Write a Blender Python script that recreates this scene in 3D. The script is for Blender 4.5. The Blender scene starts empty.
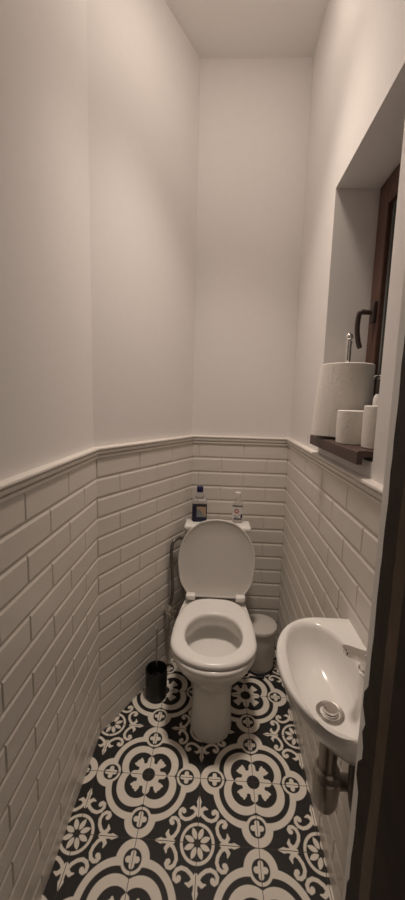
import bpy, bmesh, math, random
import numpy as np
from mathutils import Vector, Matrix
random.seed(4)
C = bpy.context.scene.collection
PI = math.pi

# ------------------------------------------------------------------ materials
def mat(name, col, rough=.5, metal=0., spec=.5, trans=0., ior=1.45, bump=0., bscale=60., var=0., emis=None, estr=0., coat=0., alpha=1.):
    m = bpy.data.materials.new(name); m.use_nodes = True
    nt = m.node_tree; b = nt.nodes['Principled BSDF']
    b.inputs['Base Color'].default_value = (*col, 1)
    b.inputs['Roughness'].default_value = rough
    b.inputs['Metallic'].default_value = metal
    b.inputs['Specular IOR Level'].default_value = spec
    b.inputs['Transmission Weight'].default_value = trans
    b.inputs['IOR'].default_value = ior
    b.inputs['Coat Weight'].default_value = coat
    b.inputs['Alpha'].default_value = alpha
    if emis:
        b.inputs['Emission Color'].default_value = (*emis, 1)
        b.inputs['Emission Strength'].default_value = estr
    if bump or var:
        tc = nt.nodes.new('ShaderNodeTexCoord')
        n = nt.nodes.new('ShaderNodeTexNoise'); n.inputs['Scale'].default_value = bscale; n.inputs['Detail'].default_value = 5
        nt.links.new(tc.outputs['Object'], n.inputs['Vector'])
        if bump:
            bp_ = nt.nodes.new('ShaderNodeBump'); bp_.inputs['Strength'].default_value = bump; bp_.inputs['Distance'].default_value = .004
            nt.links.new(n.outputs['Fac'], bp_.inputs['Height']); nt.links.new(bp_.outputs['Normal'], b.inputs['Normal'])
        if var:
            mx = nt.nodes.new('ShaderNodeMix'); mx.data_type = 'RGBA'
            mx.inputs[6].default_value = (*[c * (1 - var) for c in col], 1)
            mx.inputs[7].default_value = (*[min(1, c * (1 + var)) for c in col], 1)
            nt.links.new(n.outputs['Fac'], mx.inputs[0]); nt.links.new(mx.outputs[2], b.inputs['Base Color'])
    return m

M = {}
M['paint'] = mat('wall paint', (.815, .785, .77), .75, bump=.08, bscale=35, var=.02)
M['ceil'] = mat('ceiling paint', (.90, .88, .855), .8, bump=.08, bscale=30)
M['reveal'] = mat('reveal paint', (.80, .77, .75), .8, bump=.05, bscale=30)
M['tile'] = mat('cream glazed tile', (.76, .715, .665), .24, var=.03, bscale=7)
M['grout'] = mat('grout', (.66, .61, .56), .85)
M['rail'] = mat('glazed rail', (.76, .715, .665), .28)
M['ceramic'] = mat('white ceramic', (.86, .84, .81), .18, coat=.3)
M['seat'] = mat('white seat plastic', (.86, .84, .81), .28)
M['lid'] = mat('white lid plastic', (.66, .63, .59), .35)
M['chrome'] = mat('chrome', (.80, .78, .76), .14, metal=1)
M['dullchrome'] = mat('dull chrome', (.42, .39, .36), .3, metal=1)
M['darkmetal'] = mat('dark steel', (.16, .145, .13), .4, metal=.8)
M['wood'] = mat('dark brown window wood', (.085, .04, .028), .5, bump=.2, bscale=45, var=.25)
M['sill'] = mat('dark brown sill', (.075, .045, .038), .45, var=.15, bscale=30)
M['handle'] = mat('dark bronze handle', (.05, .033, .03), .4)
M['oldwood'] = mat('worn dark door wood', (.022, .012, .006), .65, bump=.5, bscale=22, var=.7)
M['strip'] = mat('white edge paint', (.88, .86, .84), .5)
M['stain'] = mat('worn brown door wood', (.085, .045, .016), .45, bump=.5, bscale=16, var=.8)
M['black'] = mat('black plastic', (.012, .012, .012), .45, bump=.2, bscale=200)
M['paper'] = mat('white tissue paper', (.84, .80, .75), .95, bump=.35, bscale=130, var=.03)
M['card'] = mat('grey cardboard', (.45, .38, .30), .9)
M['bin'] = mat('white bin metal', (.62, .59, .55), .4)
M['blue'] = mat('dark blue plastic', (.018, .022, .085), .4)
M['navy'] = mat('navy label', (.012, .015, .045), .5)
M['white'] = mat('white plastic', (.80, .77, .74), .4)
M['grey'] = mat('grey print', (.22, .24, .25), .5)
M['tan'] = mat('tan print', (.45, .33, .24), .5)
M['red'] = mat('red print', (.48, .11, .09), .5)
M['ink'] = mat('dark print', (.05, .04, .04), .6)
M['clear'] = mat('clear plastic', (.93, .93, .95), .08, trans=.95, ior=1.2)
M['water'] = mat('clear water', (.95, .97, .97), .02, trans=1, ior=1.33)
M['glass'] = mat('window glass', (.10, .115, .12), .05, spec=.8)
M['night'] = mat('grey gasket', (.13, .135, .13), .5)
M['lamp'] = mat('lit lamp diffuser', (.9, .85, .8), .5, emis=(1, .85, .725), estr=17)
M['lampbody'] = mat('white lamp body', (.8, .78, .75), .4)
M['brownpump'] = mat('dark brown plastic', (.04, .028, .022), .35)
M['bristle'] = mat('white bristles', (.6, .58, .55), .9)
M['hall'] = mat('hall floor boards', (.12, .08, .05), .6, var=.2, bscale=12)

# ------------------------------------------------------------------ helpers
def obj(name, bm, m, parent=None, smooth=None, loc=None):
    me = bpy.data.meshes.new(name)
    bmesh.ops.recalc_face_normals(bm, faces=bm.faces)
    bm.to_mesh(me); bm.free()
    for q in (m if isinstance(m, (list, tuple)) else [m]): me.materials.append(q)
    if smooth is not None:
        me.polygons.foreach_set('use_smooth', [True] * len(me.polygons))
        me.set_sharp_from_angle(angle=math.radians(smooth))
    o = bpy.data.objects.new(name, me); C.objects.link(o)
    if loc: o.location = loc
    if parent: o.parent = parent
    return o

def tag(o, label, cat, group=None):
    o['label'] = label; o['category'] = cat
    if group: o['group'] = group
    return o

def thing(name, label, cat, loc=(0, 0, 0), rz=0., group=None):
    o = bpy.data.objects.new(name, None); C.objects.link(o); o.empty_display_size = .05
    o.location = loc; o.rotation_euler = (0, 0, rz)
    return tag(o, label, cat, group)

def struct(o, label=None):
    o['kind'] = 'structure'
    if label: o['label'] = label
    return o

def copy_thing(o, loc, label):
    c = o.copy(); C.objects.link(c); c.location = loc; c['label'] = label
    for ch in o.children:
        d = ch.copy(); C.objects.link(d); d.parent = c
        for g in ch.children:
            e = g.copy(); C.objects.link(e); e.parent = d
    return c

def box(bm, lo, hi, bev=0., seg=2):
    r = bmesh.ops.create_cube(bm, size=1)
    vs = r['verts']
    for v in vs:
        v.co = Vector([lo[i] + (v.co[i] + .5) * (hi[i] - lo[i]) for i in range(3)])
    if bev:
        es = list({e for v in vs for e in v.link_edges})
        bmesh.ops.bevel(bm, geom=es, offset=bev, segments=seg, affect='EDGES', profile=.5)
    return bm

def loft(bm, rings, cap0=True, cap1=True, closed=True, mi=0):
    vr = [[bm.verts.new(p) for p in r] for r in rings]
    n = len(vr[0])
    for a, b in zip(vr, vr[1:]):
        for i in range(n if closed else n - 1):
            j = (i + 1) % n
            f = bm.faces.new((a[i], a[j], b[j], b[i])); f.material_index = mi
    if cap0: bm.faces.new(list(reversed(vr[0]))).material_index = mi
    if cap1: bm.faces.new(vr[-1]).material_index = mi
    return bm

def circ(x, y, z, r, n=40, ry=None):
    return [(x + r * math.cos(2 * PI * i / n), y + (ry or r) * math.sin(2 * PI * i / n), z) for i in range(n)]

def lathe(bm, prof, c=(0, 0, 0), n=40, cap0=True, cap1=True):
    return loft(bm, [circ(c[0], c[1], c[2] + z, max(r, 1e-4), n) for r, z in prof], cap0, cap1)

def smooth_path(pts, k=8):
    P = [Vector(p) for p in pts]; P = [P[0]] + P + [P[-1]]; out = []
    for i in range(1, len(P) - 2):
        for j in range(k):
            t = j / k; a, b, c, d = P[i - 1], P[i], P[i + 1], P[i + 2]
            out.append(.5 * ((2 * b) + (c - a) * t + (2 * a - 5 * b + 4 * c - d) * t * t + (3 * b - a - 3 * c + d) * t ** 3))
    out.append(P[-2]); return out

def tube(bm, pts, r, n=16, cap=True):
    P = [Vector(p) for p in pts]; rings = []
    up = Vector((.13, .37, .92)); prev = None
    for i, p in enumerate(P):
        d = (P[min(i + 1, len(P) - 1)] - P[max(i - 1, 0)]).normalized()
        a = (prev - d * prev.dot(d)) if prev is not None else up.cross(d)
        if a.length < 1e-5: a = Vector((1, 0, 0)).cross(d)
        a.normalize(); prev = a; b = d.cross(a)
        rr = r[i] if isinstance(r, (list, tuple)) else r
        rings.append([p + rr * (a * math.cos(2 * PI * k / n) + b * math.sin(2 * PI * k / n)) for k in range(n)])
    return loft(bm, rings, cap, cap)

def ball(bm, c, r, n=20):
    bmesh.ops.create_uvsphere(bm, u_segments=n, v_segments=n // 2, radius=r, matrix=Matrix.Translation(c)); return bm

def quad(bm, pts, mi=0):
    f = bm.faces.new([bm.verts.new(p) for p in pts]); f.material_index = mi; return f

# ------------------------------------------------------------------ room dimensions (metres)
XR, D, XL, YL, XB = .381, 1.9226, -.464, 1.313, -.138
ZC, ZR, RH, TL = 3.0626, 1.1987, .0805, .25
YF = .497                              # inner face of the doorway wall
OFF = .012                             # plaster lies behind the tile face
FX, FY, TS = -.2252, 1.1606, .2        # floor pattern origin, tile size

# ------------------------------------------------------------------ floor: encaustic pattern as a distance field on a fine grid
def motif(u, v):
    """signed field (>0 inside white), period 2 in u and v, mirror symmetric; u,v in tiles from a quatrefoil centre"""
    u = np.abs((u + 1) % 2 - 1); v = np.abs((v + 1) % 2 - 1)
    a, b = np.maximum(u, v), np.minimum(u, v)             # fold on the diagonal: a >= b
    def c(x, y, r): return r - np.hypot(a - x, b - y)
    def seg(x0, y0, x1, y1, r0, r1=None, A=a, B=b):
        r1 = r0 if r1 is None else r1
        dx, dy = x1 - x0, y1 - y0
        t = np.clip(((A - x0) * dx + (B - y0) * dy) / (dx * dx + dy * dy), 0, 1)
        return (r0 + (r1 - r0) * t) - np.hypot(A - x0 - t * dx, B - y0 - t * dy)
    U, I = np.maximum, np.minimum
    def sg(x0, y0, x1, y1, r0, r1=None): return seg(x0, y0, x1, y1, r0, r1, P_, S_)
    # outer band with the four small round lobes
    W = I(U(c(.161, .161, .597), c(.731, 0, .266)), -c(.183, .183, .463))
    W = U(W, c(.731, 0, .186)); W = I(W, -c(.731, 0, .142))
    W = U(W, U(U(seg(.655, 0, .807, 0, .042), seg(.731, 0, .731, .072, .042)), c(.731, 0, .055)))
    # inner quatrefoil band
    W = U(W, I(c(.193, .193, .361), -c(.168, .168, .2505)))
    # flower
    fl = c(0, 0, .225)
    fl = U(fl, seg(.15, 0, .275, 0, .075, .064)); fl = U(fl, seg(.285, 0, .352, 0, .062, .008))
    fl = U(fl, seg(.12, .12, .215, .205, .07, .060)); fl = U(fl, seg(.2, .17, .285, .19, .06, .022))
    fl = I(fl, -c(.232, .106, .030)); fl = I(fl, -c(.27, .092, .018)); fl = I(fl, -c(0, 0, .122))
    W = U(W, fl)
    # wheel
    p, s = 1 - u, 1 - v
    P_, S_ = np.maximum(p, s), np.minimum(p, s)
    r = np.hypot(P_, S_)
    wh = I(.283 - r, r - .236)
    ang = np.arctan2(S_, P_) - PI / 8
    pa, pb = r * np.cos(ang), np.abs(r * np.sin(ang))
    hl, hw = .086, .040; Rv = (hl * hl + hw * hw) / (2 * hw)
    pet = Rv - np.hypot(pa - .138, pb + (Rv - hw))
    wh = U(wh, I(pet, r - .055))
    W = U(W, wh)
    # scrolls between wheel and bands
    sc = sg(.40, 0, .60, 0, .034, .032); sc = U(sc, sg(.60, 0, .685, 0, .044, .010))
    path = [(.47, .02), (.385, .075), (.335, .15), (.318, .225), (.345, .295), (.398, .330), (.450, .322), (.474, .285), (.458, .252)]
    for (x0, y0), (x1, y1) in zip(path, path[1:]): sc = U(sc, sg(x0, y0, x1, y1, .027))
    sc = U(sc, .036 - np.hypot(P_ - .440, S_ - .256))
    sc = U(sc, sg(.455, .03, .505, .095, .036, .028)); sc = U(sc, sg(.505, .095, .490, .152, .03, .010))
    W = U(W, sc)
    return W

def build_floor():
    x0, x1, y0, y1, st = -.60, .56, .30, 2.06, .0022
    nx, ny = int((x1 - x0) / st) + 1, int((y1 - y0) / st) + 1
    xs, ys = np.linspace(x0, x1, nx), np.linspace(y0, y1, ny)
    X, Y = np.meshgrid(xs, ys)
    co = np.stack([X.ravel(), Y.ravel(), np.zeros(X.size)], 1).astype(np.float32)
    idx = np.arange(nx * ny).reshape(ny, nx)
    f = np.stack([idx[:-1, :-1], idx[:-1, 1:], idx[1:, 1:], idx[1:, :-1]], -1).reshape(-1, 4)
    me = bpy.data.meshes.new('floor')
    me.vertices.add(len(co)); me.vertices.foreach_set('co', co.ravel())
    me.loops.add(f.size); me.loops.foreach_set('vertex_index', f.ravel().astype(np.int32))
    me.polygons.add(len(f)); me.polygons.foreach_set('loop_start', (np.arange(len(f)) * 4).astype(np.int32))
    me.update(calc_edges=True)
    at = me.attributes.new('motif', 'FLOAT', 'POINT')
    at.data.foreach_set('value', motif((X - FX) / TS, (Y - FY) / TS).ravel().astype(np.float32))
    m = bpy.data.materials.new('patterned cement tile'); m.use_nodes = True
    nt = m.node_tree; N = nt.nodes.new; L = nt.links.new; b = nt.nodes['Principled BSDF']
    a = N('ShaderNodeAttribute'); a.attribute_name = 'motif'
    mr = N('ShaderNodeMapRange'); mr.inputs['From Min'].default_value = -.006; mr.inputs['From Max'].default_value = .006
    L(a.outputs['Fac'], mr.inputs['Value'])
    tc = N('ShaderNodeTexCoord'); no = N('ShaderNodeTexNoise'); no.inputs['Scale'].default_value = 26; no.inputs['Detail'].default_value = 6
    L(tc.outputs['Object'], no.inputs['Vector'])
    def mix(c1, c2):
        x = N('ShaderNodeMix'); x.data_type = 'RGBA'; x.inputs[6].default_value = (*c1, 1); x.inputs[7].default_value = (*c2, 1); return x
    wh = mix((.76, .70, .62), (.84, .78, .70)); L(no.outputs['Fac'], wh.inputs[0])
    bk = mix((.014, .0135, .0135), (.024, .023, .023)); L(no.outputs['Fac'], bk.inputs[0])
    mx = N('ShaderNodeMix'); mx.data_type = 'RGBA'; L(mr.outputs['Result'], mx.inputs[0]); L(bk.outputs[2], mx.inputs[6]); L(wh.outputs[2], mx.inputs[7])
    sp = N('ShaderNodeSeparateXYZ'); L(tc.outputs['Object'], sp.inputs[0])
    ds = []
    for ax, o_ in (('X', FX), ('Y', FY)):
        s1 = N('ShaderNodeMath'); s1.operation = 'SUBTRACT'; L(sp.outputs[ax], s1.inputs[0]); s1.inputs[1].default_value = o_ - 20 * TS
        pp = N('ShaderNodeMath'); pp.operation = 'PINGPONG'; L(s1.outputs[0], pp.inputs[0]); pp.inputs[1].default_value = TS / 2
        ds.append(pp)
    mn = N('ShaderNodeMath'); mn.operation = 'MINIMUM'; L(ds[0].outputs[0], mn.inputs[0]); L(ds[1].outputs[0], mn.inputs[1])
    jr = N('ShaderNodeMapRange'); jr.inputs['From Min'].default_value = .0006; jr.inputs['From Max'].default_value = .0014
    L(mn.outputs[0], jr.inputs['Value'])
    jm = N('ShaderNodeMix'); jm.data_type = 'RGBA'; L(jr.outputs['Result'], jm.inputs[0]); jm.inputs[6].default_value = (.06, .05, .042, 1); L(mx.outputs[2], jm.inputs[7])
    L(jm.outputs[2], b.inputs['Base Color']); b.inputs['Roughness'].default_value = .5; b.inputs['Specular IOR Level'].default_value = .35
    me.materials.append(m)
    o = bpy.data.objects.new('floor', me); C.objects.link(o)
    return struct(o)
build_floor()
struct(obj('floor', box(bmesh.new(), (-1.1, -1.2, -.05), (1.1, .301, -.002)), M['hall']))

# ------------------------------------------------------------------ walls
def tiles(bm, p0, p1, shift, zlo=-.005):
    """bevelled bricks on the vertical plane p0->p1 (room on the left-hand side of travel reversed), material slot 1, grout slot 2"""
    p0, p1 = Vector((*p0, 0)), Vector((*p1, 0)); d = p1 - p0; Ln = d.length; d.normalize()
    n = Vector((d.y, -d.x, 0))                                  # towards the room
    def P(u, z, h): return p0 + d * u + Vector((0, 0, z)) + n * h
    quad(bm, [P(0, zlo, -.0032), P(Ln, zlo, -.0032), P(Ln, ZR + .01, -.0032), P(0, ZR + .01, -.0032)], 2)
    k = 0
    while ZR - RH * k > .004:
        z1 = ZR - RH * k - .0008; z0 = max(ZR - RH * (k + 1) + .0008, zlo)
        s = shift[k % 2]; i0 = math.floor((0 - s) / TL) - 1; u = s + i0 * TL
        while u < Ln:
            a, b = u + .0008, u + TL - .0008; u += TL
            ca, cb = a < 0, b > Ln; a, b = max(a, 0), min(b, Ln)
            if b - a < .006: continue
            w = .0085; wv = .0035; ia = 0 if ca else wv; ib = 0 if cb else wv
            if ia + ib > b - a - .004: ia = ib = 0
            iz0 = 0 if z0 <= zlo else w
            if z1 - z0 < 2.2 * w: iz0 = 0
            o = [bm.verts.new(P(x, z, -.0032)) for x, z in ((a, z0), (b, z0), (b, z1), (a, z1))]
            t = [bm.verts.new(P(x, z, 0)) for x, z in ((a + ia, z0 + iz0), (b - ib, z0 + iz0), (b - ib, z1 - w), (a + ia, z1 - w))]
            bm.faces.new(t).material_index = 1
            for q in range(4):
                r_ = (q + 1) % 4
                bm.faces.new((o[q], o[r_], t[r_], t[q])).material_index = 1
        k += 1

def wallslab(bm, pts, z0, z1):
    lo = [bm.verts.new((x, y, z0)) for x, y in pts]; hi = [bm.verts.new((x, y, z1)) for x, y in pts]
    n = len(pts)
    bm.faces.new(list(reversed(lo))); bm.faces.new(hi)
    for i in range(n): bm.faces.new((lo[i], lo[(i + 1) % n], hi[(i + 1) % n], hi[i]))

WM = [M['paint'], M['tile'], M['grout']]
# plan points on the plaster plane (behind the tile face by OFF)
import_dir = Vector((XB - XL, D - YL)).normalized(); an = Vector((import_dir.y, -import_dir.x))    # angled wall normal to the room
def isect(px, pd, qx, qd):
    den = pd[0] * qd[1] - pd[1] * qd[0]; t = ((qx[0] - px[0]) * qd[1] - (qx[1] - px[1]) * qd[0]) / den
    return (px[0] + pd[0] * t, px[1] + pd[1] * t)
def offs(o):   # corner points of the room outline offset outward by o
    a0 = (XL - an.x * o, YL - an.y * o)
    c1 = isect((XL - o, 0), (0, 1), a0, import_dir); c2 = isect(a0, import_dir, (0, D + o), (1, 0)); c3 = (XR + o, D + o)
    return c1, c2, c3
i1, i2, i3 = offs(OFF); o1, o2, o3 = offs(.16)
bm = bmesh.new(); wallslab(bm, [(i1[0], .33), i1, o1, (o1[0], .33)], -.02, ZC + .05); tiles(bm, (XL, .40), (XL, YL), (.81 - .40, .935 - .40))
struct(obj('wall_left', bm, WM))
bm = bmesh.new(); wallslab(bm, [i1, i2, o2, o1], -.02, ZC + .05); tiles(bm, (XL, YL), (XB, D), (.25, .125))
struct(obj('wall_angled', bm, WM))
bm = bmesh.new(); wallslab(bm, [i2, i3, o3, o2], -.02, ZC + .05); tiles(bm, (XB, D), (XR, D), (.283, .158))
struct(obj('wall_back', bm, WM))
# right wall with the window opening
XP = XR + OFF; WY0, WY1, WZ0, WZ1, XW, XO = .90, 1.402, 1.283, 2.198, .549, .62
bm = bmesh.new()
for (a, b, c, d) in ((.33, D + .16, -.02, WZ0), (.33, D + .16, WZ1, ZC + .05), (.33, WY0, WZ0, WZ1), (WY1, D + .16, WZ0, WZ1)):
    box(bm, (XP, a, c), (XO, b, d))
tiles(bm, (XR, D), (XR, YF), (D - 1.018 - .125 * 0, D - 1.018 - .125))
struct(obj('wall_right', bm, WM))
# doorway wall, camera side
DX0, DX1, DZ = -.42, .235, 2.22
bm = bmesh.new()
box(bm, (DX1, .33, -.02), (XP + .02, YF, ZC + .05)); box(bm, (XL - OFF - .02, .33, -.02), (DX0, YF, ZC + .05)); box(bm, (DX0, .33, DZ), (DX1, YF, ZC + .05))
struct(obj('wall_front', bm, M['paint']))
struct(obj('ceiling', box(bmesh.new(), (-.66, .30, ZC), (XO + .02, D + .18, ZC + .08)), M['ceil']))

# rail on top of the tiling
PROF = [(-OFF - .001, ZR - .001), (.001, ZR), (.005, ZR + .002), (.0055, ZR + .010), (.0005, ZR + .0118), (.0005, ZR + .0140), (.0075, ZR + .0160), (.0095, ZR + .022), (.009, ZR + .0275), (.0055, ZR + .0295), (.0105, ZR + .0315), (.0125, ZR + .0355), (.0115, ZR + .040), (.007, ZR + .0425), (-OFF - .001, ZR + .043)]
def outl(o):  # outline offset inward by o
    c = offs(-o); return [(XL + o, .40), c[0], c[1], c[2], (XR - o, YF)]
for i, nm in enumerate(('trim_1', 'trim_2', 'trim_3', 'trim_4')):
    bm = bmesh.new()
    rows = [[(*outl(o)[i], z), (*outl(o)[i + 1], z)] for o, z in PROF]
    vs = [[bm.verts.new(p) for p in r] for r in rows]
    for a, b in zip(vs, vs[1:]): bm.faces.new((a[0], a[1], b[1], b[0]))
    bm.faces.new([v[0] for v in vs]); bm.faces.new([v[1] for v in reversed(vs)])
    struct(obj(nm, bm, M['rail'], smooth=25))

# ------------------------------------------------------------------ window in the right wall
win = bpy.data.objects.new('window_1', None); C.objects.link(win); win.location = (XW, (WY0 + WY1) / 2, WZ0); struct(win)
def wl(p): return (p[0] - XW, p[1] - win.location.y, p[2] - WZ0)
def wobj(name, bm, m, par=win, smooth=None):
    for v in bm.verts: v.co = Vector(wl(v.co))
    return obj(name, bm, m, par, smooth)
def frame(bm, x0, x1, y0, y1, z0, z1, w, bev):
    for lo, hi in (((x0, y0, z0), (x1, y0 + w, z1)), ((x0, y1 - w, z0), (x1, y1, z1)), ((x0, y0 + w, z0), (x1, y1 - w, z0 + w)), ((x0, y0 + w, z1 - w), (x1, y1 - w, z1))):
        box(bm, lo, hi, bev, 2)
    return bm
wobj('window_frame', frame(bmesh.new(), XW, XO, WY0, WY1, WZ0 + .02, WZ1, .045, .003), M['wood'])
sash = wobj('sash', frame(bmesh.new(), XW - .012, XO - .02, WY0 + .032, WY1 - .032, WZ0 + .05, WZ1 - .032, .072, .005), M['wood'])
wobj('gasket', frame(bmesh.new(), XW + .006, XW + .018, WY0 + .102, WY1 - .102, WZ0 + .12, WZ1 - .102, .012, .001), M['night'])
wobj('pane', box(bmesh.new(), (XW + .018, WY0 + .1, WZ0 + .118), (XW + .03, WY1 - .1, WZ1 - .1)), M['glass'])
hz, hy = 1.752, 1.318
bm = bmesh.new(); box(bm, (XW - .027, hy - .015, hz - .036), (XW - .0115, hy + .015, hz + .036), .004, 3)
tube(bm, [(XW - .018, hy, hz), (XW - .052, hy, hz)], .0085)
pts = smooth_path([(XW - .046, hy, hz), (XW - .060, hy + .002, hz + .001), (XW - .066, hy + .006, hz - .010), (XW - .066, hy + .012, hz - .05), (XW - .060, hy + .014, hz - .09), (XW - .050, hy + .014, hz - .122)])
tube(bm, pts, [.0088] * (len(pts) - 3) + [.0086, .008, .005])
wobj('window_handle', bm, M['handle'], smooth=40)
# sill board with a front lip and a rear hook at its open end
SX0, SZ = .358, 1.311
pr = [(SX0, SZ - .036), (SX0, SZ - .004), (SX0 + .004, SZ), (XW + .004, SZ), (XW + .004, SZ - .016), (SX0 + .024, SZ - .016), (SX0 + .015, SZ - .020), (SX0 + .015, SZ - .036)]
bm = bmesh.new(); loft(bm, [[(x, .914, z) for x, z in pr], [(x, 1.386, z) for x, z in pr]])
wobj('window_sill', bm, M['sill'])

# ------------------------------------------------------------------ doorway lining: pale edge strip, worn dark wood
door = bpy.data.objects.new('door_1', None); C.objects.link(door); door.location = (DX1, .42, 0); struct(door)
def dobj(name, bm, m, smooth=None):
    for v in bm.verts: v.co = v.co - door.location
    return obj(name, bm, m, door, smooth)
def ragged(x0, x1, ya, yb, amp, seed, z0=.0, z1=DZ, step=.02, kink=()):
    rnd = random.Random(seed); bm = bmesh.new(); z = z0; e = 0; rings = []
    while z <= z1 + 1e-6:
        e = e * .7 + rnd.uniform(-amp, amp) * .5
        k = sum(h for a, b, h in kink if a <= z <= b)
        y = yb + e + k
        rings.append([(x0, ya, z), (x0, y - .004, z), (x0 + .003, y, z), (x1, y, z), (x1, ya, z)])
        z += step
    return loft(bm, rings)
dobj('door_lining', ragged(DX1 - .004, DX1 + .001, .425, .476, .0025, 3, kink=((.975, 1.02, .012), (.93, .955, .007), (.85, .90, .012), (.60, .68, .006))), M['oldwood'])
bm = bmesh.new(); loft(bm, [[(DX1 - .0036, .470, z), (DX1, YF + .0005, z), (DX1 + .004, YF + .0005, z), (DX1 + .004, .470, z)] for z in (0, DZ)])
dobj('edge_strip', bm, M['strip'])
dobj('door_rebate', ragged(DX1 - .012, DX1 + .001, .385, .427, .003, 5), M['stain'])
dobj('door_stop', box(bmesh.new(), (DX1 - .02, .31, 0), (DX1 + .03, .386, DZ), .003), M['oldwood'])

# ------------------------------------------------------------------ ceiling lamp (above the picture)
LX, LY = .02, 1.26
lamp = thing('ceiling_light', 'flat round white lamp glowing on the ceiling over the toilet room', 'lamp', (LX, LY, ZC))
obj('lamp_body', lathe(bmesh.new(), [(.14, 0), (.14, -.030), (.138, -.034), (.13, -.034)]), M['lampbody'], lamp, 30)
obj('diffuser', lathe(bmesh.new(), [(.128, -.0335)] + [(.128 * math.cos(a * PI / 16), -.036 - .045 * math.sin(a * PI / 16)) for a in range(0, 8)] + [(.004, -.0815)]), M['lamp'], lamp, 40)

ld = bpy.data.lights.new('downlight', 'AREA'); ld.shape = 'DISK'; ld.size = .24; ld.spread = math.radians(74); ld.energy = 3.9; ld.color = (1, .85, .725)
lo = bpy.data.objects.new('downlight', ld); C.objects.link(lo); lo.location = (LX, LY, ZC - .083)
# ------------------------------------------------------------------ toilet
TX = .008
toilet = thing('toilet', 'white close-coupled toilet with its lid raised against the back wall', 'toilet', (TX, 1.5, 0))
def tl(bm):
    for v in bm.verts: v.co = v.co - toilet.location
    return bm
def egg(z, yf, yb, hw, yc=None, n=56, p=2.0, pb=2.6, x=TX):
    yc = yf + (yb - yf) * .42 if yc is None else yc; out = []
    for i in range(n):
        t = 2 * PI * i / n; c, s = math.cos(t), math.sin(t)
        e = pb if s > 0 else p
        cx = math.copysign(abs(c) ** (2 / e), c); sy = math.copysign(abs(s) ** (2 / e), s)
        out.append((x + hw * cx, yc + ((yb - yc) if s > 0 else (yc - yf)) * sy, z))
    return out
R_ = [egg(0, 1.300, 1.80, .093, 1.41), egg(.012, 1.301, 1.80, .093, 1.41), egg(.03, 1.308, 1.80, .090, 1.41), egg(.12, 1.318, 1.80, .085, 1.41),
      egg(.20, 1.318, 1.80, .088, 1.41), egg(.245, 1.302, 1.82, .104, 1.41), egg(.285, 1.268, 1.85, .134, 1.40), egg(.325, 1.240, 1.865, .160, 1.39), egg(.357, 1.222, 1.88, .174, 1.385),
      egg(.378, 1.213, 1.88, .181, 1.38), egg(.390, 1.212, 1.88, .182, 1.38), egg(.397, 1.215, 1.878, .180, 1.38), egg(.400, 1.224, 1.872, .172, 1.38),
      egg(.400, 1.262, 1.605, .138, 1.40, pb=2.1), egg(.396, 1.266, 1.600, .135, 1.40, pb=2.1), egg(.340, 1.268, 1.598, .134, 1.40, pb=2.1), egg(.334, 1.264, 1.602, .137, 1.40, pb=2.1), egg(.332, 1.254, 1.618, .147, 1.40, pb=2.1),
      egg(.322, 1.250, 1.622, .150, 1.40, pb=2.1), egg(.306, 1.262, 1.614, .142, 1.40, pb=2.1), egg(.293, 1.288, 1.596, .124, 1.41, pb=2.1), egg(.284, 1.330, 1.560, .090, 1.43, pb=2.1), egg(.280, 1.38, 1.51, .05, 1.43, pb=2.1)]
obj('bowl', tl(loft(bmesh.new(), R_)), M['ceramic'], toilet, 50)
# seat ring
S_ = []
for z, d in ((.402, .004), (.406, 0), (.415, -.0005), (.421, .003), (.426, .012), (.427, .022)):
    S_.append(egg(z, 1.221 + d, 1.696 - d, .183 - d, 1.375, pb=2.8))
for z, d in ((.427, .012), (.425, .005), (.419, .001), (.412, 0), (.403, .003)):
    S_.append(egg(z, 1.279 - d, 1.556 + d, .124 + d, 1.41, pb=2.15))
bm = loft(bmesh.new(), S_, False, False)
bm.verts.ensure_lookup_table()
n = 56; L_ = len(S_)
for i in range(n):
    j = (i + 1) % n; bm.faces.new((bm.verts[i], bm.verts[j], bm.verts[(L_ - 1) * n + j], bm.verts[(L_ - 1) * n + i]))
seat = obj('seat', tl(bm), M['seat'], toilet, 50)
# raised lid: outline half widths along its height
prof = [(0, .112), (.006, .135), (.03, .158), (.08, .186), (.15, .198), (.21, .199), (.27, .186), (.32, .163), (.355, .133), (.386, .092), (.399, .050), (.404, .018)]
def lid_ring(inset, h):
    # points round the outline on the lid plane, inset inward; h = height toward the viewer (front)
    up = Vector((0, .055, .395)).normalized(); fr = Vector((0, -.395, .055)).normalized(); o = Vector((TX + .004, 1.696, .425))
    fine = smooth_path([(w, s, 0) for s, w in prof], 4)
    pts = [(p.x, p.y) for p in fine] + [(0, .405)]
    full = [(w, s) for w, s in pts] + [(-w, s) for w, s in reversed(pts[:-1])]
    cy = .19; out = []
    for w, s in full:
        v = Vector((w, s - cy)); k = max(0, 1 - inset / v.length)
        out.append(o + Vector((1, 0, 0)) * (v.x * k) + up * (v.y * k + cy) + fr * h)
    return out
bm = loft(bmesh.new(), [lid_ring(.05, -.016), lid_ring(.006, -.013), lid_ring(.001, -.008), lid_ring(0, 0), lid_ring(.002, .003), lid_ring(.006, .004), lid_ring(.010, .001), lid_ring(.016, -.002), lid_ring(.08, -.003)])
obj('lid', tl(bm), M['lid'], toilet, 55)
for s in (-1, 1):
    bm = bmesh.new(); hx = TX + .004 + s * .127
    box(bm, (hx - .024, 1.664, .424), (hx + .024, 1.698, .450), .006, 3)
    obj('hinge', tl(bm), M['seat'], toilet, 40)
bm = bmesh.new(); box(bm, (TX - .160, 1.762, .40), (TX + .168, 1.862, .761), .022, 4)
cist = obj('cistern', tl(bm), M['ceramic'], toilet, 40)
bm = bmesh.new(); box(bm, (TX - .170, 1.752, .758), (TX + .178, 1.868, .787), .012, 4)
cl = obj('cistern_lid', tl(bm), M['ceramic'], toilet, 40)
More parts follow.
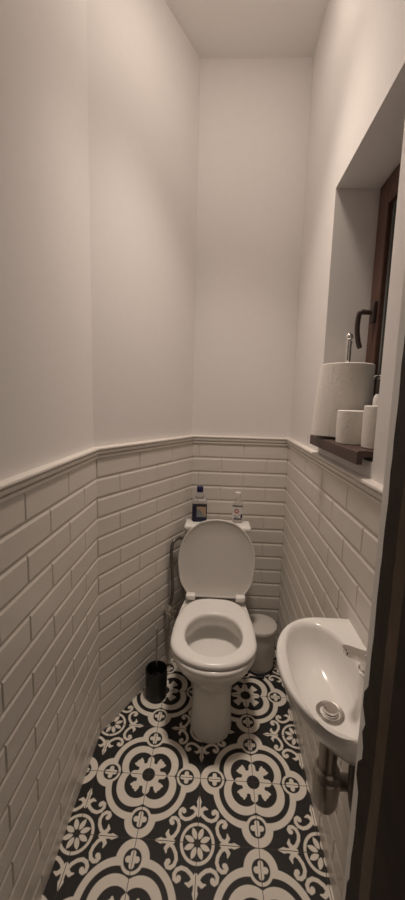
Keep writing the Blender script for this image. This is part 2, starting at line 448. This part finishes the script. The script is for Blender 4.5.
bm = lathe(bmesh.new(), [(.024, .7865), (.024, .792), (.021, .7945), (.001, .7945)], (TX, 1.80, 0), 32)
obj('flush_button', tl(bm), M['chrome'], toilet, 30)

# ------------------------------------------------------------------ water supply beside the cistern
sup = thing('water_supply_hose', 'dark braided hose looping to a chrome valve on the angled wall beside the toilet', 'hose', (-.24, 1.72, .33))
def sl(bm, o):
    for v in bm.verts: v.co = v.co - o.location
    return bm
pts = smooth_path([(-.152, 1.785, .700), (-.175, 1.772, .712), (-.203, 1.745, .712), (-.219, 1.722, .690), (-.221, 1.712, .62), (-.214, 1.712, .52), (-.212, 1.705, .43), (-.222, 1.690, .37)])
obj('hose', sl(tube(bmesh.new(), pts, .0085, 12), sup), M['darkmetal'], sup, 60)
bm = tube(bmesh.new(), [(-.153, 1.786, .699), (-.18, 1.768, .714)], [.013, .012], 12)
obj('hose_nut', sl(bm, sup), M['chrome'], sup, 40)
vc = Vector((-.222, 1.690, .345)); wn = Vector((-an.x, -an.y, 0))
bm = bmesh.new(); tube(bm, [vc, vc + wn * .0495], .013, 14); tube(bm, [vc + Vector((0, 0, -.02)), vc + Vector((0, 0, .035))], .012, 14)
tube(bm, [vc + wn * .043, vc + wn * .0498], .026, 20)
obj('valve', sl(bm, sup), M['chrome'], sup, 40)
bm = tube(bmesh.new(), [vc - wn * .004, vc - wn * .018, vc - wn * .040, vc - wn * .046], [.012, .019, .019, .013], 12)
obj('valve_knob', sl(bm, sup), M['dullchrome'], sup, 40)

# ------------------------------------------------------------------ bottles on the cistern
ZB = .7875
def rrect(w, d, z, r, n=6):
    out = []
    for cx, cy, a0 in ((w - r, d - r, 0), (-(w - r), d - r, PI / 2), (-(w - r), -(d - r), PI), (w - r, -(d - r), 1.5 * PI)):
        for i in range(n + 1):
            a = a0 + PI / 2 * i / n; out.append((cx + r * math.cos(a), cy + r * math.sin(a), z))
    return out
b1 = thing('cleaner_bottle', 'clear bottle with dark blue label and blue cap on the cistern left end', 'bottle', (-.088, 1.835, ZB))
obj('bottle_body', loft(bmesh.new(), [rrect(.036, .024, 0, .01), rrect(.039, .026, .004, .012), rrect(.039, .026, .105, .012), rrect(.034, .023, .128, .014), rrect(.020, .017, .148, .012), rrect(.014, .014, .158, .012), rrect(.013, .013, .166, .012)]), M['clear'], b1, 40)
lab = obj('bottle_label', loft(bmesh.new(), [rrect(.0395, .0265, .006, .012), rrect(.0395, .0265, .086, .012)], False, False), M['navy'], b1, 40)
bm = bmesh.new(); quad(bm, [(-.014, -.0268, .028), (.035, -.0268, .028), (.035, -.0268, .085), (-.014, -.0268, .085)])
pic = obj('label_picture', bm, M['tan'], lab)
bm = bmesh.new(); quad(bm, [(-.014, -.0270, .028), (.033, -.0270, .028), (.020, -.0270, .048), (-.004, -.0270, .074), (-.014, -.0270, .066)])
obj('picture_shape', bm, M['grey'], lab)
bm = bmesh.new()
for i, (x, z, w) in enumerate(((-.004, .098, .012), (.012, .0985, .010), (.024, .097, .008), (-.012, .092, .006), (.004, .0905, .014))):
    quad(bm, [(x, -.0268, z), (x + w, -.0268, z), (x + w, -.0268, z + .004), (x, -.0268, z + .004)])
obj('lettering', bm, M['ink'], b1)
obj('cap', lathe(bmesh.new(), [(.0165, .160), (.0175, .162), (.0170, .186), (.0155, .189), (.001, .1895)], (0, 0, 0), 24), M['blue'], b1, 40)
b2 = thing('gel_bottle', 'clear bottle with white flip cap and red round emblem on the cistern right end', 'bottle', (.116, 1.835, ZB))
obj('bottle_body', loft(bmesh.new(), [rrect(.025, .018, 0, .01), rrect(.027, .020, .004, .012), rrect(.0265, .020, .085, .012), rrect(.022, .018, .105, .013), rrect(.013, .013, .120, .012), rrect(.011, .011, .130, .0105)]), M['clear'], b2, 40)
lab = obj('bottle_label', loft(bmesh.new(), [rrect(.0275, .0205, .020, .012), rrect(.0273, .0205, .088, .012)], False, False), M['white'], b2, 40)
bm = bmesh.new(); loft(bm, [[(-.006 + r * math.cos(2 * PI * i / 24), -.0212, .066 + r * math.sin(2 * PI * i / 24)) for i in range(24)] for r in (.0125, .0065)], False, False)
obj('emblem', bm, M['red'], lab)
bm = bmesh.new()
for x, z, w, h in ((-.022, .038, .018, .0035), (-.020, .030, .026, .003), (.002, .044, .014, .003)):
    quad(bm, [(x, -.0211, z), (x + w, -.0211, z), (x + w, -.0211, z + h), (x, -.0211, z + h)])
obj('lettering', bm, M['grey'], lab)
bm = bmesh.new(); quad(bm, [(-.022, -.0212, .0205), (.022, -.0212, .0205), (.022, -.0212, .027), (-.022, -.0212, .027)])
quad(bm, [(.014, -.0212, .030), (.0245, -.0212, .030), (.0245, -.0212, .05), (.017, -.0212, .05)])
obj('label_band', bm, M['navy'], lab)
obj('cap', lathe(bmesh.new(), [(.0125, .124), (.013, .126), (.0165, .158), (.016, .164), (.001, .1645)], (0, 0, 0), 24), M['white'], b2, 40)

# ------------------------------------------------------------------ pedal bin
pb = thing('pedal_bin', 'small white round pedal bin on the floor between toilet and right wall', 'bin', (.258, 1.772, 0))
obj('bin_body', lathe(bmesh.new(), [(.080, .014), (.083, .02), (.087, .215), (.086, .222)], n=48), M['bin'], pb, 40)
obj('bin_base', lathe(bmesh.new(), [(.082, 0), (.086, .003), (.086, .016), (.08, .020)], n=48), M['black'], pb, 40)
obj('bin_lid', lathe(bmesh.new(), [(.090, .222), (.092, .225), (.092, .238), (.089, .244), (.070, .250), (.035, .253), (.001, .254)], n=48), M['bin'], pb, 40)
bm = bmesh.new(); box(bm, (-.022, -.106, .004), (.022, -.080, .014), .003, 2)
obj('pedal', bm, M['black'], pb)

# ------------------------------------------------------------------ toilet brush in its holder
BX, BY = -.262, 1.530
bh = thing('toilet_brush_holder', 'black cylindrical brush holder on the floor left of the toilet', 'brush holder', (BX, BY, 0))
obj('holder_cup', lathe(bmesh.new(), [(.048, 0), (.051, .003), (.052, .13), (.053, .142), (.051, .146), (.048, .145), (.047, .13), (.046, .012), (.001, .010)], n=40), M['black'], bh, 40)
tb = thing('toilet_brush', 'thin chrome handled toilet brush standing in the black holder', 'brush', (BX, BY, .013))
bm = lathe(bmesh.new(), [(.020, 0), (.034, .01), (.036, .07), (.030, .085), (.012, .09)], n=24)
obj('brush_head', bm, M['black'], tb, 40)
obj('handle', tube(bmesh.new(), [(0, 0, .085), (0, 0, .335)], .0042, 12), M['dullchrome'], tb, 40)
obj('handle_knob', ball(bmesh.new(), (0, 0, .340), .0085), M['chrome'], tb, 40)

# ------------------------------------------------------------------ wash basin
ZS = .835
basin = thing('wash_basin', 'small white wall-hung wash basin on the right wall', 'basin', (XR, .745, ZS))
def rim(k=1., z=0., cx=.30, n=40):
    """half-round outline towards the room, straight sides back to the wall"""
    out = []
    rx, ry, yc = .145, .1875, .745
    for i in range(n + 1):
        a = -PI / 2 + PI * i / n
        c, s = math.cos(a), math.sin(a)
        out.append((cx - rx * abs(c) ** (2 / 2.15), yc + ry * math.copysign(abs(s) ** (2 / 2.15), s)))
    pts = [(XR - .0005, yc - ry)] + [(XR - (XR - cx) * .5, yc - ry)] + out + [(XR - (XR - cx) * .5, yc + ry)] + [(XR - .0005, yc + ry)]
    res = [(XR - (XR - x) * k, yc + (y - yc) * (k * .8 + .2), z) for x, y in pts]
    m = len(res)
    res += [(XR - .0005, res[-1][1] + (res[0][1] - res[-1][1]) * t / 24, z) for t in range(1, 24)]
    return res
def bowl_ring(k, z, dx=0, dy=0, N=None):
    out = []; 
    for i in range(N):
        t = 2 * PI * i / N
        c, s = math.cos(t), math.sin(t)
        out.append((.2605 + dx + .0805 * k * math.copysign(abs(c) ** (2 / 2.3), c), .737 + dy + .166 * k * math.copysign(abs(s) ** (2 / 2.3), s), z))
    return out
base = rim(1, 0); N_ = len(base)
# align the bowl rings with the rim by angle
def bowl_al(k, z, dx=0, dy=0):
    out = []
    for x, y, _ in base:
        t = math.atan2((y - .737) / .1875, (x - .2605) / .11); c, s = math.cos(t), math.sin(t)
        out.append((.2605 + dx + .0805 * k * math.copysign(abs(c) ** (2 / 2.3), c), .737 + dy + .166 * k * math.copysign(abs(s) ** (2 / 2.3), s), z))
    return out
B = [rim(.40, .716), rim(.58, .720), rim(.77, .742), rim(.90, .775), rim(.97, .803), rim(1, .822), rim(1, .829), rim(.992, .8335), rim(.975, .835),
     bowl_al(1.04, .834), bowl_al(1.0, .831), bowl_al(.965, .822), bowl_al(.91, .795, .003), bowl_al(.80, .768, .006, -.004), bowl_al(.62, .748, .010, -.010), bowl_al(.40, .740, .012, -.016), bowl_al(.2, .737, .012, -.017), bowl_al(.02, .736, .012, -.017)]
bm = loft(bmesh.new(), B)
def bl(bm):
    for v in bm.verts: v.co = v.co - basin.location
    return bm
obj('basin_bowl', bl(bm), M['ceramic'], basin, 60)
dx, dy, dz = .2725, .720, .7375
bm = lathe(bmesh.new(), [(.031, -.003), (.031, .0025), (.028, .0045), (.0225, .003), (.021, -.003)], (dx, dy, dz), 32)
dr = obj('drain', bl(bm), M['dullchrome'], basin, 40)
bm = lathe(bmesh.new(), [(.017, .000), (.0175, .009), (.016, .0115), (.001, .0125)], (dx + .001, dy + .002, dz), 28)
obj('drain_plug', bl(bm), M['chrome'], basin, 40)

tap = thing('basin_tap', 'chrome tap with a flat angular spout on the wall side of the wash basin', 'tap', (.354, .735, ZS))
obj('tap_body', lathe(bmesh.new(), [(.021, -.002), (.021, .004), (.017, .008), (.016, .03), (.014, .034)], n=28), M['chrome'], tap, 40)
bm = bmesh.new()
loft(bm, [[(x, y, z) for x, y, z in ((X, -w, Z), (X, w, Z), (X, w * .82, Z + h), (X, -w * .82, Z + h))] for X, Z, w, h in ((.012, .020, .016, .018), (-.015, .026, .0165, .018), (-.040, .036, .0165, .016), (-.056, .043, .015, .013), (-.061, .046, .011, .009))])
bmesh.ops.bevel(bm, geom=list(bm.edges), offset=.003, segments=3, affect='EDGES')
obj('spout', bm, M['chrome'], tap, 40)
obj('lever', lathe(bmesh.new(), [(.013, .033), (.013, .052), (.010, .056), (.001, .057)], (.006, 0, 0), 24), M['chrome'], tap, 40)

tr = thing('bottle_trap', 'grey chrome bottle trap and pipes under the wash basin', 'trap', (.258, .668, .56))
def trl(bm):
    for v in bm.verts: v.co = v.co - tr.location
    return bm
tx, ty = .258, .672
obj('tailpiece', trl(lathe(bmesh.new(), [(.019, .625), (.019, .7185)], (tx, ty, 0), 24)), M['dullchrome'], tr, 40)
obj('nut', trl(lathe(bmesh.new(), [(.022, .632), (.027, .635), (.027, .650), (.022, .654)], (tx, ty, 0), 12)), M['dullchrome'], tr, 30)
obj('trap_cup', trl(lathe(bmesh.new(), [(.012, .556), (.022, .560), (.026, .570), (.029, .605), (.029, .632), (.024, .637)], (tx, ty, 0), 28)), M['dullchrome'], tr, 40)
pts = smooth_path([(tx + .020, ty, .618), (tx + .06, ty, .618), (XR - .001, ty, .618)], 4)
obj('outlet_pipe', trl(tube(bmesh.new(), pts, .016, 20)), M['dullchrome'], tr, 40)
obj('wall_flange', trl(tube(bmesh.new(), [(XR - .012, ty, .618), (XR - .0005, ty, .618)], [.026, .030], 24)), M['dullchrome'], tr, 40)
hs = thing('tap_supply_hose', 'dark supply hose hanging behind the trap under the wash basin', 'hose', (.33, .64, .6))
pts = smooth_path([(.305, .640, .722), (.300, .632, .68), (.303, .622, .62), (.325, .614, .565), (.36, .610, .545), (XR, .610, .545)])
bm = tube(bmesh.new(), pts, .0135, 14)
for v in bm.verts: v.co = v.co - hs.location
obj('hose', bm, M['darkmetal'], hs, 60)
bm = tube(bmesh.new(), [(XR - .03, .610, .545), (XR, .610, .545)], [.018, .020], 16)
for v in bm.verts: v.co = v.co - hs.location
obj('valve', bm, M['dullchrome'], hs, 40)

# ------------------------------------------------------------------ on the window sill
PX, PY = .435, 1.262
ph = thing('paper_towel_holder', 'chrome rod holder with ball tip standing through the paper towel roll', 'paper holder', (PX, PY, SZ + .0005))
obj('holder_base', lathe(bmesh.new(), [(.066, 0), (.068, .002), (.067, .006), (.01, .0075)], n=40), M['darkmetal'], ph, 40)
obj('rod', lathe(bmesh.new(), [(.0095, .006), (.0095, .322), (.0105, .325), (.0105, .331), (.006, .334)], n=20), M['chrome'], ph, 40)
obj('finial', ball(bmesh.new(), (0, 0, .346), .0125), M['chrome'], ph, 60)
pr_ = thing('paper_towel_roll', 'large white paper towel roll on the holder on the dark sill', 'paper towel', (PX, PY, SZ + .0085))
def roll(r0, r1, h, seed, n=56, wob=.0012):
    rnd = random.Random(seed); ph_ = [rnd.uniform(0, 6) for _ in range(4)]
    def rr(a, z): return r1 + wob * (math.sin(3 * a + ph_[0] + z * 20) + .6 * math.sin(7 * a + ph_[1]) + .5 * math.sin(2 * a + ph_[2] - z * 30))
    rings = []
    for z, ins in ((0, .004), (.002, .001), (.25 * h, 0), (.5 * h, 0), (.75 * h, 0), (h - .002, .001), (h, .004)):
        rings.append([((rr(2 * PI * i / n, z) - ins) * math.cos(2 * PI * i / n), (rr(2 * PI * i / n, z) - ins) * math.sin(2 * PI * i / n), z) for i in range(n)])
    for z in (h - .001, h - .003, .002, 0): rings.append([(r0 * math.cos(2 * PI * i / n), r0 * math.sin(2 * PI * i / n), z) for i in range(n)])
    bm = loft(bmesh.new(), rings, False, False); bm.verts.ensure_lookup_table(); k = len(rings)
    for i in range(n):
        j = (i + 1) % n; bm.faces.new((bm.verts[i], bm.verts[j], bm.verts[(k - 1) * n + j], bm.verts[(k - 1) * n + i]))
    return bm
obj('paper', roll(.021, .0885, .244, 2, 56, .0004), M['paper'], pr_, 50)
obj('core', loft(bmesh.new(), [circ(0, 0, z, r, 32) for z, r in ((.001, .0205), (.2425, .0205), (.2425, .0185), (.001, .0185))], False, False), M['card'], pr_, 40)
# loose outer sheet of the towel roll
bm = bmesh.new(); rows = []
for z in (.002, .06, .12, .18, .242):
    k = 1 - z / .242; row = []
    for i in range(15):
        a = PI * (.80 + .44 * i / 14); f = (i / 14)
        r = .0893 + .018 * k * (math.sin(PI * (1 - f) * .9) ** 2 if f < 1 else 0)
        row.append((r * math.cos(a), r * math.sin(a), z))
    rows.append(row)
va = [[bm.verts.new(p) for p in r] for r in rows]; vb = [[bm.verts.new((p[0] * .99, p[1] * .99, p[2])) for p in r] for r in rows]
for A in (va, vb):
    for a, b in zip(A, A[1:]):
        for i in range(14): bm.faces.new((a[i], a[i + 1], b[i + 1], b[i]))
for i in range(14): bm.faces.new((va[0][i], va[0][i + 1], vb[0][i + 1], vb[0][i])); bm.faces.new((va[-1][i], va[-1][i + 1], vb[-1][i + 1], vb[-1][i]))
for j in range(4):
    for i in (0, 14): bm.faces.new((va[j][i], va[j + 1][i], vb[j + 1][i], vb[j][i]))
obj('loose_sheet', bm, M['paper'], pr_, 60)

t1 = thing('toilet_roll', 'white toilet roll standing on the sill in front of the paper towel roll', 'toilet roll', (.412, 1.092, SZ + .0005), 0, 'toilet rolls on the windowsill')
obj('paper', roll(.020, .051, .100, 7, 44, .0009), M['paper'], t1, 50)
obj('core', loft(bmesh.new(), [circ(0, 0, z, r, 28) for z, r in ((.001, .0195), (.099, .0195), (.099, .018), (.001, .018))], False, False), M['card'], t1, 40)
r2_ = copy_thing(t1, (.447, .982, SZ + .0005), 'white toilet roll standing nearest the doorway, partly cut off by the wall edge')
r2_.scale = (1, 1, 1.16)

sp = thing('pump_bottle', 'small pale pump bottle with dark neck standing behind the toilet rolls', 'bottle', (.494, 1.125, SZ + .0005))
obj('bottle_body', lathe(bmesh.new(), [(.016, 0), (.018, .003), (.018, .135), (.016, .145), (.0125, .150), (.0115, .154)], n=28), M['white'], sp, 40)
obj('neck', lathe(bmesh.new(), [(.0125, .152), (.0125, .172), (.010, .180), (.0085, .199)], n=24), M['brownpump'], sp, 40)
bm = bmesh.new(); lathe(bm, [(.010, .196), (.0115, .198), (.0115, .206), (.008, .209)], n=20)
tube(bm, smooth_path([(.0, 0, .203), (-.018, -.006, .204), (-.026, -.009, .200)], 4), .004, 10)
obj('pump_head', bm, M['dullchrome'], sp, 40)

# ------------------------------------------------------------------ world, camera, view
w = bpy.data.worlds.new('hallway gloom'); bpy.context.scene.world = w; w.use_nodes = True
w.node_tree.nodes['Background'].inputs[0].default_value = (1, .82, .65, 1); w.node_tree.nodes['Background'].inputs[1].default_value = .022

F, pitch, roll_, yaw, H = 351.9453, .1373, .0266, -.0440, 1.4267
cp, sp_ = math.cos(pitch), math.sin(pitch)
f = Vector((math.sin(yaw) * cp, math.cos(yaw) * cp, -sp_)); r = Vector((math.cos(yaw), -math.sin(yaw), 0)); u = r.cross(f)
r2 = r * math.cos(roll_) + u * math.sin(roll_); u2 = -r * math.sin(roll_) + u * math.cos(roll_)
cam = bpy.data.cameras.new('camera'); co = bpy.data.objects.new('camera', cam); C.objects.link(co)
co.matrix_world = Matrix(((r2.x, u2.x, -f.x, 0), (r2.y, u2.y, -f.y, 0), (r2.z, u2.z, -f.z, H), (0, 0, 0, 1)))
cam.sensor_fit = 'VERTICAL'; cam.sensor_height = 24; cam.lens = 24 * F / 900; cam.clip_start = .02
sc = bpy.context.scene; sc.camera = co
sc.view_settings.view_transform = 'Standard'; sc.view_settings.look = 'None'; sc.view_settings.exposure = 0.; sc.view_settings.gamma = 1
